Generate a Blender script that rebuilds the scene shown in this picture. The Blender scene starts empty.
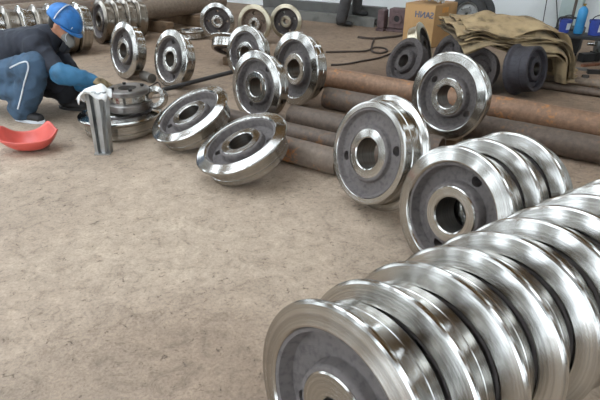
import bpy, bmesh, math, random
from mathutils import Vector, Matrix, noise
random.seed(7)
sc = bpy.context.scene
COL = sc.collection
R_ = math.radians
# ------------------------------------------------------------------ camera
FPX, PITCH, CAMH = 488.0, R_(28.4), 1.40
cam_d = bpy.data.cameras.new('camera'); cam = bpy.data.objects.new('camera', cam_d); COL.objects.link(cam)
cam_d.sensor_width = 36.0; cam_d.lens = FPX / 600.0 * 36.0
cam.location = (0, 0, CAMH); cam.rotation_euler = (math.pi / 2 - PITCH, 0, 0)
cam_d.clip_start = 0.02
sc.camera = cam
# ------------------------------------------------------------------ world (overcast daylight) and exposure
w = bpy.data.worlds.new('overcast_sky'); sc.world = w; w.use_nodes = True
bg = w.node_tree.nodes['Background']
bg.inputs['Color'].default_value = (0.79, 0.895, 1.0, 1); bg.inputs['Strength'].default_value = 9.0
vs = sc.view_settings
vs.view_transform = 'Standard'; vs.look = 'None'; vs.gamma = 1.0; vs.use_curve_mapping = False
vs.exposure = -0.24

# ------------------------------------------------------------------ helpers
def srgb(h):
    h = h.lstrip('#'); c = [int(h[i:i + 2], 16) / 255 for i in (0, 2, 4)]
    return tuple((x / 12.92 if x <= .04045 else ((x + .055) / 1.055) ** 2.4) for x in c) + (1,)

def ray(u, v):
    dx, dy = (u - 300) / FPX, (200 - v) / FPX
    return Vector((dx, math.cos(PITCH) + math.sin(PITCH) * dy, -math.sin(PITCH) + math.cos(PITCH) * dy))
def G(u, v, z=0.0):                     # pixel -> point on the horizontal plane z
    d = ray(u, v); t = (z - CAMH) / d.z
    return Vector((0, 0, CAMH)) + d * t
def PT(u, v, y):                        # pixel -> point at depth y
    d = ray(u, v); return Vector((0, 0, CAMH)) + d * (y / d.y)

def link(o, parent=None):
    COL.objects.link(o)
    if parent is not None: o.parent = parent
    return o
def tag(o, label=None, cat=None, group=None, kind=None):
    if label: o['label'] = label
    if cat: o['category'] = cat
    if group: o['group'] = group
    if kind: o['kind'] = kind
    return o
def empty(name, loc=(0, 0, 0), rot=None):
    o = bpy.data.objects.new(name, None); o.empty_display_size = .1
    COL.objects.link(o); o.location = loc
    if rot is not None: o.rotation_euler = rot
    return o
def mobj(name, mesh, parent=None):
    return link(bpy.data.objects.new(name, mesh), parent)
def pymesh(name, V, F, mat, smooth=True):
    m = bpy.data.meshes.new(name); m.from_pydata([tuple(v) for v in V], [], F)
    m.materials.append(mat); m.validate(); m.update()
    if smooth:
        m.polygons.foreach_set('use_smooth', [True] * len(m.polygons))
        try: m.set_sharp_from_angle(angle=R_(35))
        except Exception: pass
    return m
def bmobj(name, bm, mat, parent=None, smooth=True, loc=None):
    bmesh.ops.recalc_face_normals(bm, faces=bm.faces)
    m = bpy.data.meshes.new(name); bm.to_mesh(m); bm.free(); m.materials.append(mat)
    if smooth:
        m.polygons.foreach_set('use_smooth', [True] * len(m.polygons))
        m.set_sharp_from_angle(angle=R_(35))
    o = mobj(name, m, parent)
    if loc is not None: o.location = loc
    return o
def box(bm, c, s, rot=None, bev=0.0):
    r = bmesh.ops.create_cube(bm, size=1.0)
    M = Matrix.Translation(c) @ (rot.to_4x4() if rot is not None else Matrix.Identity(4)) @ Matrix.Diagonal((s[0], s[1], s[2], 1))
    bmesh.ops.transform(bm, matrix=M, verts=r['verts'])
    if bev:
        es = list({e for v in r['verts'] for e in v.link_edges})
        bmesh.ops.bevel(bm, geom=es, offset=bev, segments=2, profile=.5, affect='EDGES')
def cyl(bm, a, b, r, r2=None, seg=24, cap=True):
    a, b = Vector(a), Vector(b); d = b - a
    q = d.to_track_quat('Z', 'Y').to_matrix().to_4x4()
    bmesh.ops.create_cone(bm, cap_ends=cap, segments=seg, radius1=r, radius2=r if r2 is None else r2, depth=d.length,
                          matrix=Matrix.Translation((a + b) / 2) @ q)
def sph(bm, c, r, seg=16, M=None):
    r_ = bmesh.ops.create_uvsphere(bm, u_segments=seg, v_segments=max(8, seg // 2), radius=1.0)
    if not hasattr(r, '__len__'): r = (r, r, r)
    MM = Matrix.Translation(c) @ (M.to_4x4() if M is not None else Matrix.Identity(4)) @ Matrix.Diagonal((r[0], r[1], r[2], 1))
    bmesh.ops.transform(bm, matrix=MM, verts=r_['verts'])
def lathe_vf(profile, seg=96, closed=False):
    V, F = [], []
    n = len(profile)
    for r, z in profile:
        for k in range(seg):
            a = 2 * math.pi * k / seg; V.append((r * math.cos(a), r * math.sin(a), z))
    for i in range(n if closed else n - 1):
        j = (i + 1) % n
        for k in range(seg):
            k2 = (k + 1) % seg
            F.append((i * seg + k, i * seg + k2, j * seg + k2, j * seg + k))
    return V, F
def lathe(name, profile, mat, seg=96, closed=False, sharp=30):
    V, F = lathe_vf(profile, seg, closed)
    m = pymesh(name, V, F, mat)
    bm = bmesh.new(); bm.from_mesh(m); bmesh.ops.recalc_face_normals(bm, faces=bm.faces); bm.to_mesh(m); bm.free()
    m.set_sharp_from_angle(angle=R_(sharp))
    return m
def smooth_path(pts, n=8):
    pts = [Vector(p) for p in pts]; out = []
    P = [pts[0]] + pts + [pts[-1]]
    for i in range(1, len(P) - 2):
        for k in range(n):
            t = k / n; p0, p1, p2, p3 = P[i - 1:i + 3]
            out.append(.5 * ((2 * p1) + (p2 - p0) * t + (2 * p0 - 5 * p1 + 4 * p2 - p3) * t * t + (3 * p1 - p0 - 3 * p2 + p3) * t ** 3))
    out.append(pts[-1]); return out
def tube(bm, pts, r, seg=10, n=8):
    pts = smooth_path(pts, n) if n > 1 else [Vector(p) for p in pts]
    rings = []
    prev = None
    for i, p in enumerate(pts):
        d = (pts[min(i + 1, len(pts) - 1)] - pts[max(i - 1, 0)]).normalized()
        if prev is None:
            up = Vector((0, 0, 1)) if abs(d.z) < .9 else Vector((1, 0, 0)); x = d.cross(up).normalized()
        else: x = (prev - d * prev.dot(d)).normalized()
        prev = x; y = d.cross(x)
        rr = r(i / (len(pts) - 1)) if callable(r) else r
        rings.append([bm.verts.new(p + (x * math.cos(2 * math.pi * k / seg) + y * math.sin(2 * math.pi * k / seg)) * rr) for k in range(seg)])
    for a, b in zip(rings, rings[1:]):
        for k in range(seg): bm.faces.new((a[k], a[(k + 1) % seg], b[(k + 1) % seg], b[k]))
    bm.faces.new(rings[0][::-1]); bm.faces.new(rings[-1])
def unit_sphere(seg=14, rings=9):
    V = [Vector((0, 0, 1))]; F = []
    for i in range(1, rings):
        for k in range(seg):
            p, a = math.pi * i / rings, 2 * math.pi * k / seg
            V.append(Vector((math.sin(p) * math.cos(a), math.sin(p) * math.sin(a), math.cos(p))))
    V.append(Vector((0, 0, -1))); L = len(V) - 1
    for k in range(seg):
        k2 = (k + 1) % seg; F.append((0, 1 + k, 1 + k2)); F.append((L, L - seg + k2, L - seg + k))
        for i in range(rings - 2): F.append((1 + i * seg + k, 1 + (i + 1) * seg + k, 1 + (i + 1) * seg + k2, 1 + i * seg + k2))
    return V, F
USPH = unit_sphere()
def blob(name, caps, mat, parent=None, voxel=.012, smooth=6, ell=(), fold=0.0):
    """one continuous surface grown around tapered limbs: caps = (a, b, ra, rb)"""
    V, F = [], []
    def add(c, M):
        b0 = len(V); V.extend(c + M @ q for q in USPH[0]); F.extend(tuple(b0 + k for k in f) for f in USPH[1])
    for a, b, ra, rb in caps:
        a, b = Vector(a), Vector(b)
        n = max(2, int((b - a).length / (min(ra, rb) * .55)) + 1)
        for i in range(n + 1):
            t = i / n; add(a.lerp(b, t), Matrix.Identity(3) * (ra + (rb - ra) * t))
    for c, r, M in ell: add(c, M @ Matrix.Diagonal(r))
    m = bpy.data.meshes.new(name); m.from_pydata([tuple(v) for v in V], [], F)
    o = bpy.data.objects.new(name, m); COL.objects.link(o)
    md = o.modifiers.new('r', 'REMESH'); md.mode = 'VOXEL'; md.voxel_size = voxel; md.use_smooth_shade = True
    ms = o.modifiers.new('s', 'SMOOTH'); ms.factor = .5; ms.iterations = smooth
    dg = bpy.context.evaluated_depsgraph_get(); dg.update()
    m2 = bpy.data.meshes.new_from_object(o.evaluated_get(dg)); m2.name = name
    o.modifiers.clear(); o.data = m2; bpy.data.meshes.remove(m)
    if fold:
        nn = [v.normal.copy() for v in m2.vertices]
        for v, q in zip(m2.vertices, nn):
            c = v.co; k = 1 - abs(noise.noise(Vector((c.x * 9 + c.z * 5, c.y * 6, c.z * 11 - c.x * 6)))) * 2.2
            v.co = c + q * fold * (k * .8 + .5 * noise.noise(c * 22))
    m2.materials.clear(); m2.materials.append(mat)
    m2.polygons.foreach_set('use_smooth', [True] * len(m2.polygons))
    if parent is not None: o.parent = parent; o.matrix_parent_inverse = parent.matrix_world.inverted()
    return o

# ------------------------------------------------------------------ materials
def mat_new(name):
    m = bpy.data.materials.new(name); m.use_nodes = True
    nt = m.node_tree; b = nt.nodes['Principled BSDF']
    return m, nt, b
def N(nt, typ, **kw):
    n = nt.nodes.new(typ)
    for k, v in kw.items():
        if k in n.inputs: n.inputs[k].default_value = v
        else: setattr(n, k, v)
    return n
def ramp(nt, src, stops):
    r = nt.nodes.new('ShaderNodeValToRGB'); e = r.color_ramp.elements
    while len(e) > 1: e.remove(e[0])
    e[0].position, e[0].color = stops[0]
    for p, c in stops[1:]: x = e.new(p); x.color = c
    nt.links.new(src, r.inputs[0]); return r
def mix(nt, fac, a, b, mode='MIX'):
    m = nt.nodes.new('ShaderNodeMix'); m.data_type = 'RGBA'; m.blend_type = mode
    for sock, val in ((m.inputs[0], fac), (m.inputs[6], a), (m.inputs[7], b)):
        if hasattr(val, 'links') or hasattr(val, 'is_linked'): nt.links.new(val, sock)
        else: sock.default_value = val
    return m.outputs[2]
def simple(name, col, rough=.6, metal=0.0, nscale=8, namt=.25, bump=.1, bscale=60, dark=None):
    m, nt, b = mat_new(name)
    tc = N(nt, 'ShaderNodeTexCoord'); nz = N(nt, 'ShaderNodeTexNoise', Scale=nscale, Detail=6)
    nt.links.new(tc.outputs['Object'], nz.inputs['Vector'])
    c = srgb(col); d = srgb(dark) if dark else tuple(x * (1 - namt * 1.6) for x in c[:3]) + (1,)
    l = tuple(min(1, x * (1 + namt * .5)) for x in c[:3]) + (1,)
    rp = ramp(nt, nz.outputs['Fac'], [(.3, d), (.5, c), (.72, l)])
    nt.links.new(rp.outputs[0], b.inputs['Base Color'])
    b.inputs['Roughness'].default_value = rough; b.inputs['Metallic'].default_value = metal
    if bump:
        n2 = N(nt, 'ShaderNodeTexNoise', Scale=bscale, Detail=5); nt.links.new(tc.outputs['Object'], n2.inputs['Vector'])
        bp = N(nt, 'ShaderNodeBump', Strength=bump, Distance=.01); nt.links.new(n2.outputs['Fac'], bp.inputs['Height'])
        nt.links.new(bp.outputs[0], b.inputs['Normal'])
    return m
def turned_steel(name, col, rough=.24, aniso=.75, rust=None, rust_amt=.0, ring=1.0):
    """lathe-turned steel: rings round the local Z axis"""
    m, nt, b = mat_new(name)
    tc = N(nt, 'ShaderNodeTexCoord'); oi = N(nt, 'ShaderNodeObjectInfo')
    sep = N(nt, 'ShaderNodeSeparateXYZ'); nt.links.new(tc.outputs['Object'], sep.inputs[0])
    xy = N(nt, 'ShaderNodeCombineXYZ'); nt.links.new(sep.outputs[0], xy.inputs[0]); nt.links.new(sep.outputs[1], xy.inputs[1])
    ln = N(nt, 'ShaderNodeVectorMath', operation='LENGTH'); nt.links.new(xy.outputs[0], ln.inputs[0])
    v2 = N(nt, 'ShaderNodeCombineXYZ'); nt.links.new(ln.outputs['Value'], v2.inputs[0]); nt.links.new(sep.outputs[2], v2.inputs[1]); nt.links.new(oi.outputs['Random'], v2.inputs[2])
    big = N(nt, 'ShaderNodeTexNoise', Scale=9, Detail=5); nt.links.new(tc.outputs['Object'], big.inputs['Vector'])
    bands = N(nt, 'ShaderNodeTexNoise', Scale=38, Detail=2); nt.links.new(v2.outputs[0], bands.inputs['Vector'])
    c = srgb(col)
    cr = ramp(nt, bands.outputs['Fac'], [(.3, tuple(x * .72 for x in c[:3]) + (1,)), (.6, c)])
    outc = cr.outputs[0]
    if rust:
        rr = ramp(nt, big.outputs['Fac'], [(.62 - rust_amt, (0, 0, 0, 1)), (.80 - rust_amt, (1, 1, 1, 1))])
        outc = mix(nt, rr.outputs[0], outc, srgb(rust))
    nt.links.new(outc, b.inputs['Base Color'])
    b.inputs['Metallic'].default_value = 1.0 if not rust else .9
    mr = N(nt, 'ShaderNodeMapRange'); mr.inputs[3].default_value = rough * .8; mr.inputs[4].default_value = rough * 1.5
    nt.links.new(big.outputs['Fac'], mr.inputs[0]); nt.links.new(mr.outputs[0], b.inputs['Roughness'])
    b.inputs['Anisotropic'].default_value = aniso
    tg = N(nt, 'ShaderNodeTangent', direction_type='RADIAL', axis='Z'); nt.links.new(tg.outputs[0], b.inputs['Tangent'])
    b.inputs['Anisotropic Rotation'].default_value = .25
    return m
STEEL = turned_steel('turned_steel', '#b8b5af', .18, .85)
BORE = turned_steel('dark_bored_steel', '#6f6a64', .35)  # darker steel used on the bore faces only
GOLDSTEEL = turned_steel('aged_turned_steel', '#bdb29b', .28, rust='#84705a', rust_amt=.03)
GREYRIM2 = turned_steel('shade_toned_steel', '#9d958a', .26)  # shadow over the row beyond the cap put into the steel colour
GREYRIM = turned_steel('dull_turned_steel', '#8a8580', .34, rust='#5a5049', rust_amt=.08)
CAST = simple('cast_iron', '#625b58', .78, .05, 14, .22, .5, 120)
CASTBROWN = simple('rusty_cast_iron', '#6b5a4c', .75, .1, 14, .3, .5, 120)
DARKCAST = simple('unmachined_cast_iron', '#4a4340', .72, .15, 12, .3, .5, 90)
DARKCAST2 = simple('black_cast_iron', '#3b383c', .55, .3, 12, .25, .4, 90)

def concrete():
    m, nt, b = mat_new('dusty_concrete')
    tc = N(nt, 'ShaderNodeTexCoord')
    def nz(scale, detail=6, rough=.6, off=0, dist=0.0):
        mp = N(nt, 'ShaderNodeMapping'); mp.inputs['Location'].default_value = (off, off * .7, 0)
        nt.links.new(tc.outputs['Object'], mp.inputs[0])
        n = N(nt, 'ShaderNodeTexNoise', Scale=scale, Detail=detail, Roughness=rough, Distortion=dist); nt.links.new(mp.outputs[0], n.inputs['Vector']); return n
    a = nz(.55, 5, .6, 3); base = ramp(nt, a.outputs['Fac'], [(.3, srgb('#8f7f6e')), (.5, srgb('#a59380')), (.7, srgb('#b3a28e'))])
    bb = nz(10, 8, .72, 11, .8); mott = ramp(nt, bb.outputs['Fac'], [(.30, (.52, .49, .46, 1)), (.46, (.90, .89, .88, 1)), (.7, (1.20, 1.19, 1.17, 1))])
    c1 = mix(nt, .85, base.outputs[0], mott.outputs[0], 'MULTIPLY')
    cc = nz(34, 4, .6, 5, 1.2); sp = ramp(nt, cc.outputs['Fac'], [(.30, (.25, .22, .19, 1)), (.37, (.92, .91, .90, 1)), (.5, (1, 1, 1, 1)), (.68, (1.12, 1.11, 1.1, 1))])
    c2 = mix(nt, .8, c1, sp.outputs[0], 'MULTIPLY')
    # scuffs
    mp = N(nt, 'ShaderNodeMapping'); mp.inputs['Scale'].default_value = (14, 34, 1); mp.inputs['Rotation'].default_value = (0, 0, .9)
    nt.links.new(tc.outputs['Object'], mp.inputs[0])
    s = N(nt, 'ShaderNodeTexNoise', Scale=1.0, Detail=5, Distortion=1.5); nt.links.new(mp.outputs[0], s.inputs['Vector'])
    sr = ramp(nt, s.outputs['Fac'], [(.28, (.55, .52, .49, 1)), (.38, (1, 1, 1, 1))])
    c3 = mix(nt, .5, c2, sr.outputs[0], 'MULTIPLY')
    fg = nz(75, 5, .7, 8, .5); fgr = ramp(nt, fg.outputs['Fac'], [(.32, (.70, .68, .66, 1)), (.5, (1, 1, 1, 1)), (.68, (1.15, 1.14, 1.12, 1))])
    c3 = mix(nt, .8, c3, fgr.outputs[0], 'MULTIPLY')
    # old oil and rust dirt
    d = nz(.33, 4, .5, 21); dr = ramp(nt, d.outputs['Fac'], [(.50, (1, 1, 1, 1)), (.68, srgb('#a08870'))])
    c4 = mix(nt, .6, c3, dr.outputs[0], 'MULTIPLY')
    # rust and trodden dirt around the pipe rack: everything past the front pipe
    sx = N(nt, 'ShaderNodeSeparateXYZ'); nt.links.new(tc.outputs['Object'], sx.inputs[0])
    v = N(nt, 'ShaderNodeVectorMath', operation='DOT_PRODUCT'); nt.links.new(tc.outputs['Object'], v.inputs[0]); v.inputs[1].default_value = (.574, .819, 0)
    n5 = nz(1.6, 5, .6, 2); ad = N(nt, 'ShaderNodeMath', operation='MULTIPLY_ADD'); nt.links.new(n5.outputs['Fac'], ad.inputs[0]); ad.inputs[1].default_value = 1.6; nt.links.new(v.outputs['Value'], ad.inputs[2])
    zr = N(nt, 'ShaderNodeMapRange'); zr.inputs[1].default_value = 3.2; zr.inputs[2].default_value = 5.2; nt.links.new(ad.outputs[0], zr.inputs[0])
    c5 = mix(nt, zr.outputs[0], c4, mix(nt, .6, c4, srgb('#a89076'), 'MULTIPLY'))
    nt.links.new(c5, b.inputs['Base Color'])
    b.inputs['Roughness'].default_value = .78
    hb = nz(90, 5); bp = N(nt, 'ShaderNodeBump', Strength=.25, Distance=.01)
    nt.links.new(hb.outputs['Fac'], bp.inputs['Height']); nt.links.new(bp.outputs[0], b.inputs['Normal'])
    return m
CONC = concrete()
WALLW = simple('whitewashed_plaster', '#d9dcda', .85, 0, 1.2, .07, .15, 12, dark='#c3c5c2')
WALLG = simple('grey_plaster', '#a9a6a0', .9, 0, 1.2, .1, .1, 12)
ROOFM = simple('tan_roof_sheet', '#947444', .7, .1, 2, .1, 0)
BEAM = simple('painted_steel_beam', '#76807f', .6, .2, 3, .15, .05, 20)

# ------------------------------------------------------------------ the hall. U runs along the back wall, V towards it
AZ = R_(-35)
U = Vector((math.cos(AZ), math.sin(AZ), 0)); Vd = Vector((-math.sin(AZ), math.cos(AZ), 0))
ROTZ = Matrix.Rotation(AZ, 3, 'Z')
VB = 9.35                                # back wall distance
def UV(u, v, z=0): return U * u + Vd * v + Vector((0, 0, z))
def slab(bm, u0, u1, v0, v1, z0, z1):
    box(bm, UV((u0 + u1) / 2, (v0 + v1) / 2, (z0 + z1) / 2), (u1 - u0, v1 - v0, z1 - z0), ROTZ)
def struct(name, boxes, mat):
    bm = bmesh.new()
    for b in boxes: slab(bm, *b)
    o = bmobj(name, bm, mat, None, False); o['kind'] = 'structure'; return o
ZR = 8.0; UL, UR, VF = -16, 15, -9
# floor as one slab
struct('floor', [(UL, UR, VF - 6, VB, -.12, 0.0)], CONC)
struct('wall_back', [(UL, UR, VB, VB + .25, 0, 3.4)], WALLW)
struct('wall_back_reflect_band', [(UL, UR, VB, VB + .25, 3.4, 4.4), (UL, UR, VB, VB + .25, 7.0, ZR)] + [(u, u + 4.2, VB, VB + .25, 4.4, 7.0) for u in range(UL, UR, 5)], ROOFM)  # unseen brown upper band, added so the treads reflect brown-gold
struct('wall_left', [(UL - .25, UL, VF, VB, 0, 1.6), (UL - .25, UL, VF, VB, 5.0, ZR)] + [(UL - .25, UL, v, v + 2.2, 1.6, 5.0) for v in range(VF, 9, 4)], WALLG)
struct('wall_right', [(UR, UR + .25, VF, VB, 0, 2.0), (UR, UR + .25, VF, VB, 5.0, ZR)] + [(UR, UR + .25, v, v + 2.6, 2.0, 5.0) for v in range(VF, 9, 4)], WALLG)
struct('wall_front', [(UL, -5, VF - .25, VF, 0, 2.2), (5, UR, VF - .25, VF, 0, 2.2), (UL, UR, VF - .25, VF, 6.0, ZR)] + [(u, u + 2.4, VF - .25, VF, 2.2, 6.0) for u in range(UL, UR, 4)], WALLG)
SK = [(-14.6, -12.4), (-9.5, -6.4), (-5.6, -2.6), (3.4, 5.6), (9.5, 10.3)]        # skylight strips (u0, u1); unseen, first one added to brighten the tipped wheels
roof = [(UL, UR, 5.0, VB, ZR, ZR + .15), (UL, UR, VF, VF + 1.2, ZR, ZR + .15)]
edges = [UL] + [e for sk in SK for e in sk] + [UR]
for k in range(0, len(edges), 2): roof.append((edges[k], edges[k + 1], VF + 1.2, 5.0, ZR, ZR + .15))
for v in (-5.2, -2.4, .2, 2.6): roof.append((UL, UR, v, v + .25, ZR - .2, ZR - .003))
struct('ceiling', roof, ROOFM)
for i, v in enumerate((-6, -1, 4, 8.6)):
    struct('trim_%d' % (i + 1), [(UL, UR, v - .12, v + .12, ZR - .5, ZR - .002)], BEAM)

# ------------------------------------------------------------------ crane wheels
HOLE_SEG = 96
def wheel_meshes(prefix, rim_m, web_m, hub_m, holes, hr=.425, br=.262, bore_m=None):
    rim = [(.778, .070), (.793, .075), (.968, .036), (.990, .024), (1.0, .006), (1.0, -.018), (.990, -.034), (.905, -.072), (.886, -.095), (.880, -.13),
           (.876, -.262), (.866, -.268), (.866, -.280), (.874, -.286), (.872, -.397), (.860, -.416), (.835, -.421), (.768, -.421), (.745, -.40), (.735, -.30), (.735, -.05), (.760, .05)]
    # fine chamfers so the edges catch light
    mr = lathe(prefix + '_rim', rim, rim_m, 120, True, 11)
    hub = [(br, .030), (br + .02, .045), (hr - .018, .045), (hr - .003, .032), (hr, -.02), (hr + .008, -.33), (hr - .007, -.40), (br + .02, -.412), (br, -.40)]
    mh = lathe(prefix + '_hub', hub, hub_m, 72, True)
    mh.materials.append(bore_m or BORE)
    for pl in mh.polygons:
        if all(math.hypot(*mh.vertices[v].co[:2]) < br + .004 for v in pl.vertices): pl.material_index = 1
    # cast web with real holes: front surface, back surface, hole walls
    S = HOLE_SEG
    h0 = hr + .055                       # foot of the hub
    mid = [(.675 - (.675 - (h0 + .022)) * k / 5, -.118) for k in range(6)]
    fr = [(.758, .046), (.725, .036), (.712, -.03), (.696, -.085), (.688, -.112)] + mid + [(h0 + .014, -.112), (h0 + .004, -.08), (h0 - .002, -.02), (h0 - .012, .008), (h0 - .025, .020), (hr - .004, .024)]
    bk = [(r, -.33 - (z + .118) * .55) for r, z in fr]
    nr = len(fr); i0, i1 = 5, 10         # radial span of a hole (ring indices)
    V, F = [], []
    hs = 3                               # half width in segments
    cen = [int(S * k / holes) for k in range(holes)]
    def shift(k, i):
        for c in cen:
            d = (k - c + S // 2) % S - S // 2
            if abs(d) <= hs and i0 <= i <= i1:
                a = d / hs; b = (i - (i0 + i1) / 2) / ((i1 - i0) / 2)
                return c, a * math.sqrt(1 - b * b / 2), b * math.sqrt(1 - a * a / 2)
        return None
    rm, rh = (fr[i0][0] + fr[i1][0]) / 2, min(.08, (.675 - h0 - .022) * .44)
    for side, pr in ((0, fr), (1, bk)):
        for i, (r, z) in enumerate(pr):
            for k in range(S):
                s = shift(k, i); a = 2 * math.pi * k / S; rr = r
                if s:
                    a = 2 * math.pi * s[0] / S + s[1] * .085 / rm; rr = rm - s[2] * rh
                V.append((rr * math.cos(a), rr * math.sin(a), z))
    def inhole(k, i):
        for c in cen:
            d = (k - c + S // 2) % S - S // 2
            if -hs <= d < hs and i0 <= i < i1: return True
        return False
    off = nr * S
    idx = lambda i, k, s=0: s * off + i * S + k % S
    for i in range(nr - 1):
        for k in range(S):
            if inhole(k, i): continue
            F.append((idx(i, k), idx(i + 1, k), idx(i + 1, k + 1), idx(i, k + 1)))
            F.append((idx(i, k, 1), idx(i, k + 1, 1), idx(i + 1, k + 1, 1), idx(i + 1, k, 1)))
    for c in cen:
        loop = [(i0, c + d) for d in range(-hs, hs)] + [(i, c + hs) for i in range(i0, i1)] + [(i1, c + d) for d in range(hs, -hs, -1)] + [(i, c - hs) for i in range(i1, i0, -1)]
        for (ia, ka), (ib, kb) in zip(loop, loop[1:] + loop[:1]):
            F.append((idx(ia, ka), idx(ib, kb), idx(ib, kb, 1), idx(ia, ka, 1)))
    mw = pymesh(prefix + '_web', V, F, web_m)
    return mr, mw, mh
KIND = {
    'steel': wheel_meshes('steel', STEEL, CAST, STEEL, 2),
    'lead': wheel_meshes('lead', STEEL, CAST, STEEL, 2, .375, .14),
    'row': wheel_meshes('row', GREYRIM2, CAST, GREYRIM2, 2),
    'four': wheel_meshes('four_hole', STEEL, DARKCAST, STEEL, 4, .33, .17),
    'gold': wheel_meshes('aged', GOLDSTEEL, CASTBROWN, STEEL, 4, .33, .17),
    'goldgrey': wheel_meshes('aged_grey', GOLDSTEEL, DARKCAST, GOLDSTEEL, 4, .33, .17),
    'dark': wheel_meshes('dark', DARKCAST, DARKCAST, DARKCAST, 2),
    'black': wheel_meshes('black', DARKCAST2, DARKCAST2, DARKCAST2, 2),
    'mixed': wheel_meshes('mixed', GOLDSTEEL, DARKCAST, DARKCAST, 2),
}
def frame(az, el):
    az, el = R_(az), R_(el)
    n = Vector((math.cos(el) * math.cos(az), math.cos(el) * math.sin(az), math.sin(el)))
    a = Vector((-math.sin(az), math.cos(az), 0)); b = n.cross(a)
    return Matrix((a, b, n)).transposed(), n
def wheel(c, az, el, R, kind, rot, label, group=None, flip=False, ground=False, zs=1.0):
    """c = centre of the flange crest circle; flip = the plain tread end looks along the normal (c is then that end's centre)"""
    M, n = frame(az, el); c = Vector(c)
    if flip:
        c = c - n * (.42 * R * zs); M = M @ Matrix.Rotation(math.pi, 3, 'Y')
    M = M @ Matrix.Rotation(R_(rot), 3, 'Z')
    if ground:
        mh = KIND[kind][0]; low = min((c + M @ (Vector((v.co.x, v.co.y, v.co.z * zs)) * R)).z for v in mh.vertices); c.z -= low
    e = empty('crane_wheel', c); e.rotation_euler = M.to_euler(); e.scale = (R, R, R * zs)
    for nm, me in zip(('rim', 'web', 'hub'), KIND[kind]): mobj(nm, me, e)
    tag(e, label, 'wheel', group)
    return e
ORD = ['nearest', 'second', 'third', 'fourth', 'fifth', 'sixth', 'seventh', 'eighth', 'ninth', 'tenth', 'eleventh', 'twelfth']
# long foreground row
rd = Vector((math.cos(R_(31.7)), math.sin(R_(31.7)), 0))
for k in range(10):
    lab = 'polished flanged steel wheel, %s in the long foreground row' % ORD[k] + (', dark cast web showing' if k == 0 else '')
    wheel(Vector((.093, .862, .305)) + rd * (.16 * k), -138.5 + random.uniform(-1, 1), 9.5, .304, 'lead' if k == 0 else 'steel', 32 + 37 * k, lab, 'wheels of the long foreground row', ground=True)
# short row behind it
rd = Vector((math.cos(R_(30)), math.sin(R_(30)), 0))
for k in range(3):
    lab = ['polished flanged wheel with open bore heading the short three-wheel row', 'middle polished wheel of the short three-wheel row', 'last polished wheel of the short three-wheel row, below the rusty pipe'][k]
    wheel(Vector((.676, 1.888, .312)) + rd * (.168 * k), -146, 10.5, .309, 'steel', 74 + 50 * k, lab, 'wheels of the short row', ground=True)
wheel((.364, 2.478, .349), -145.8, 13.8, .327, 'steel', 158, 'polished wheel with narrow bright ring, plain side out, leaning between floor pipes and short row', flip=True, ground=True)
wheel((1.057, 3.43, .387), -139.9, 7.4, .31, 'steel', 150, 'bright wide-faced wheel standing upright between rusty pipes under the burlap sacks')
wheel((-.823, 3.496, .269), -144.5, 62.9, .316, 'steel', 55, 'wheel tipped back nearly flat, beside the worker\'s flat wheel', ground=True)
wheel((-.381, 2.951, .258), -149.7, 67.0, .318, 'steel', 50, 'wheel tipped back nearly flat against the ends of the rusty pipes', ground=True)
wheel((-.365, 4.023, .293), -133, 9.1, .297, 'steel', 62, 'standing wheel right above the two tipped wheels, overlapping two wheels behind', ground=True)
wheel((-.048, 4.502, .329), -140.4, 6.5, .331, 'steel', 205, 'large standing wheel with dark recessed web touching the rusty pipe ends', ground=True)
wheel((-.587, 5.36, .288), -131, 10.7, .293, 'steel', 20, 'standing wheel half hidden behind two others, in front of the three back wheels', ground=True)
wheel((-1.331, 5.107, .29), -132.8, 14.0, .294, 'steel', 100, 'lone standing wheel at the end of the black bar', ground=True)
wheel((-1.932, 5.488, .295), -134.2, 12.5, .302, 'steel', 130, 'lone standing wheel with stepped rings near the worker\'s gloves', ground=True)
wheel((-1.25, 7.75, .267), -97, 1.3, .267, 'four', 0, 'upright four-hole wheel with white rim and grey web at the back', 'three back wheels', ground=True)
wheel((-.669, 7.50, .275), -112, 4.5, .27, 'gold', 10, 'upright four-hole wheel with rusty brown web at the back', 'three back wheels', ground=True)
wheel((-.215, 7.854, .25), -106, 4.2, .252, 'goldgrey', 20, 'upright four-hole wheel with brassy rim and dark grey web at the back', 'three back wheels', ground=True)
wheel(G(193, 31, .1), 90, 88, .24, 'four', 0, 'small wheel lying flat on the floor behind, beside the white-rimmed wheel', ground=True)
w_ = wheel(Vector((-.80, 6.20, .26)), 70, 62, .31, 'steel', 0, 'wheel tipped on its side on a timber block, bright tread showing behind the standing wheels')
# dark, unmachined wheels by the sacks
wheel(G(404, 62, .24), -152, 26, .25, 'dark', 40, 'rough brown wheel leaning at the end of the dark wheels', 'dark wheels by the sacks', ground=True, zs=1.25)
wheel(G(425, 42, .33) + Vector((0, 0, 0)), -25, 20, .285, 'mixed', 20, 'dark wheel with a brassy machined tread in front of the cardboard box', 'dark wheels by the sacks', ground=True)
wheel((1.55, 5.28, .28), -165, 14, .255, 'dark', 90, 'rough dark wheel between the brown wheel and the sacks', 'dark wheels by the sacks', ground=True)
wheel((1.80, 4.95, .25), -150, 8, .215, 'dark', 10, 'dark wheel under the front edge of the sacks, behind the upright bright wheel', 'dark wheels by the sacks', ground=True)
wheel((2.27, 4.70, .23), -50, 12, .245, 'black', 65, 'black wheel facing away from the others under the sack pile', 'dark wheels by the sacks', ground=True, flip=True, zs=2.0)
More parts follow.
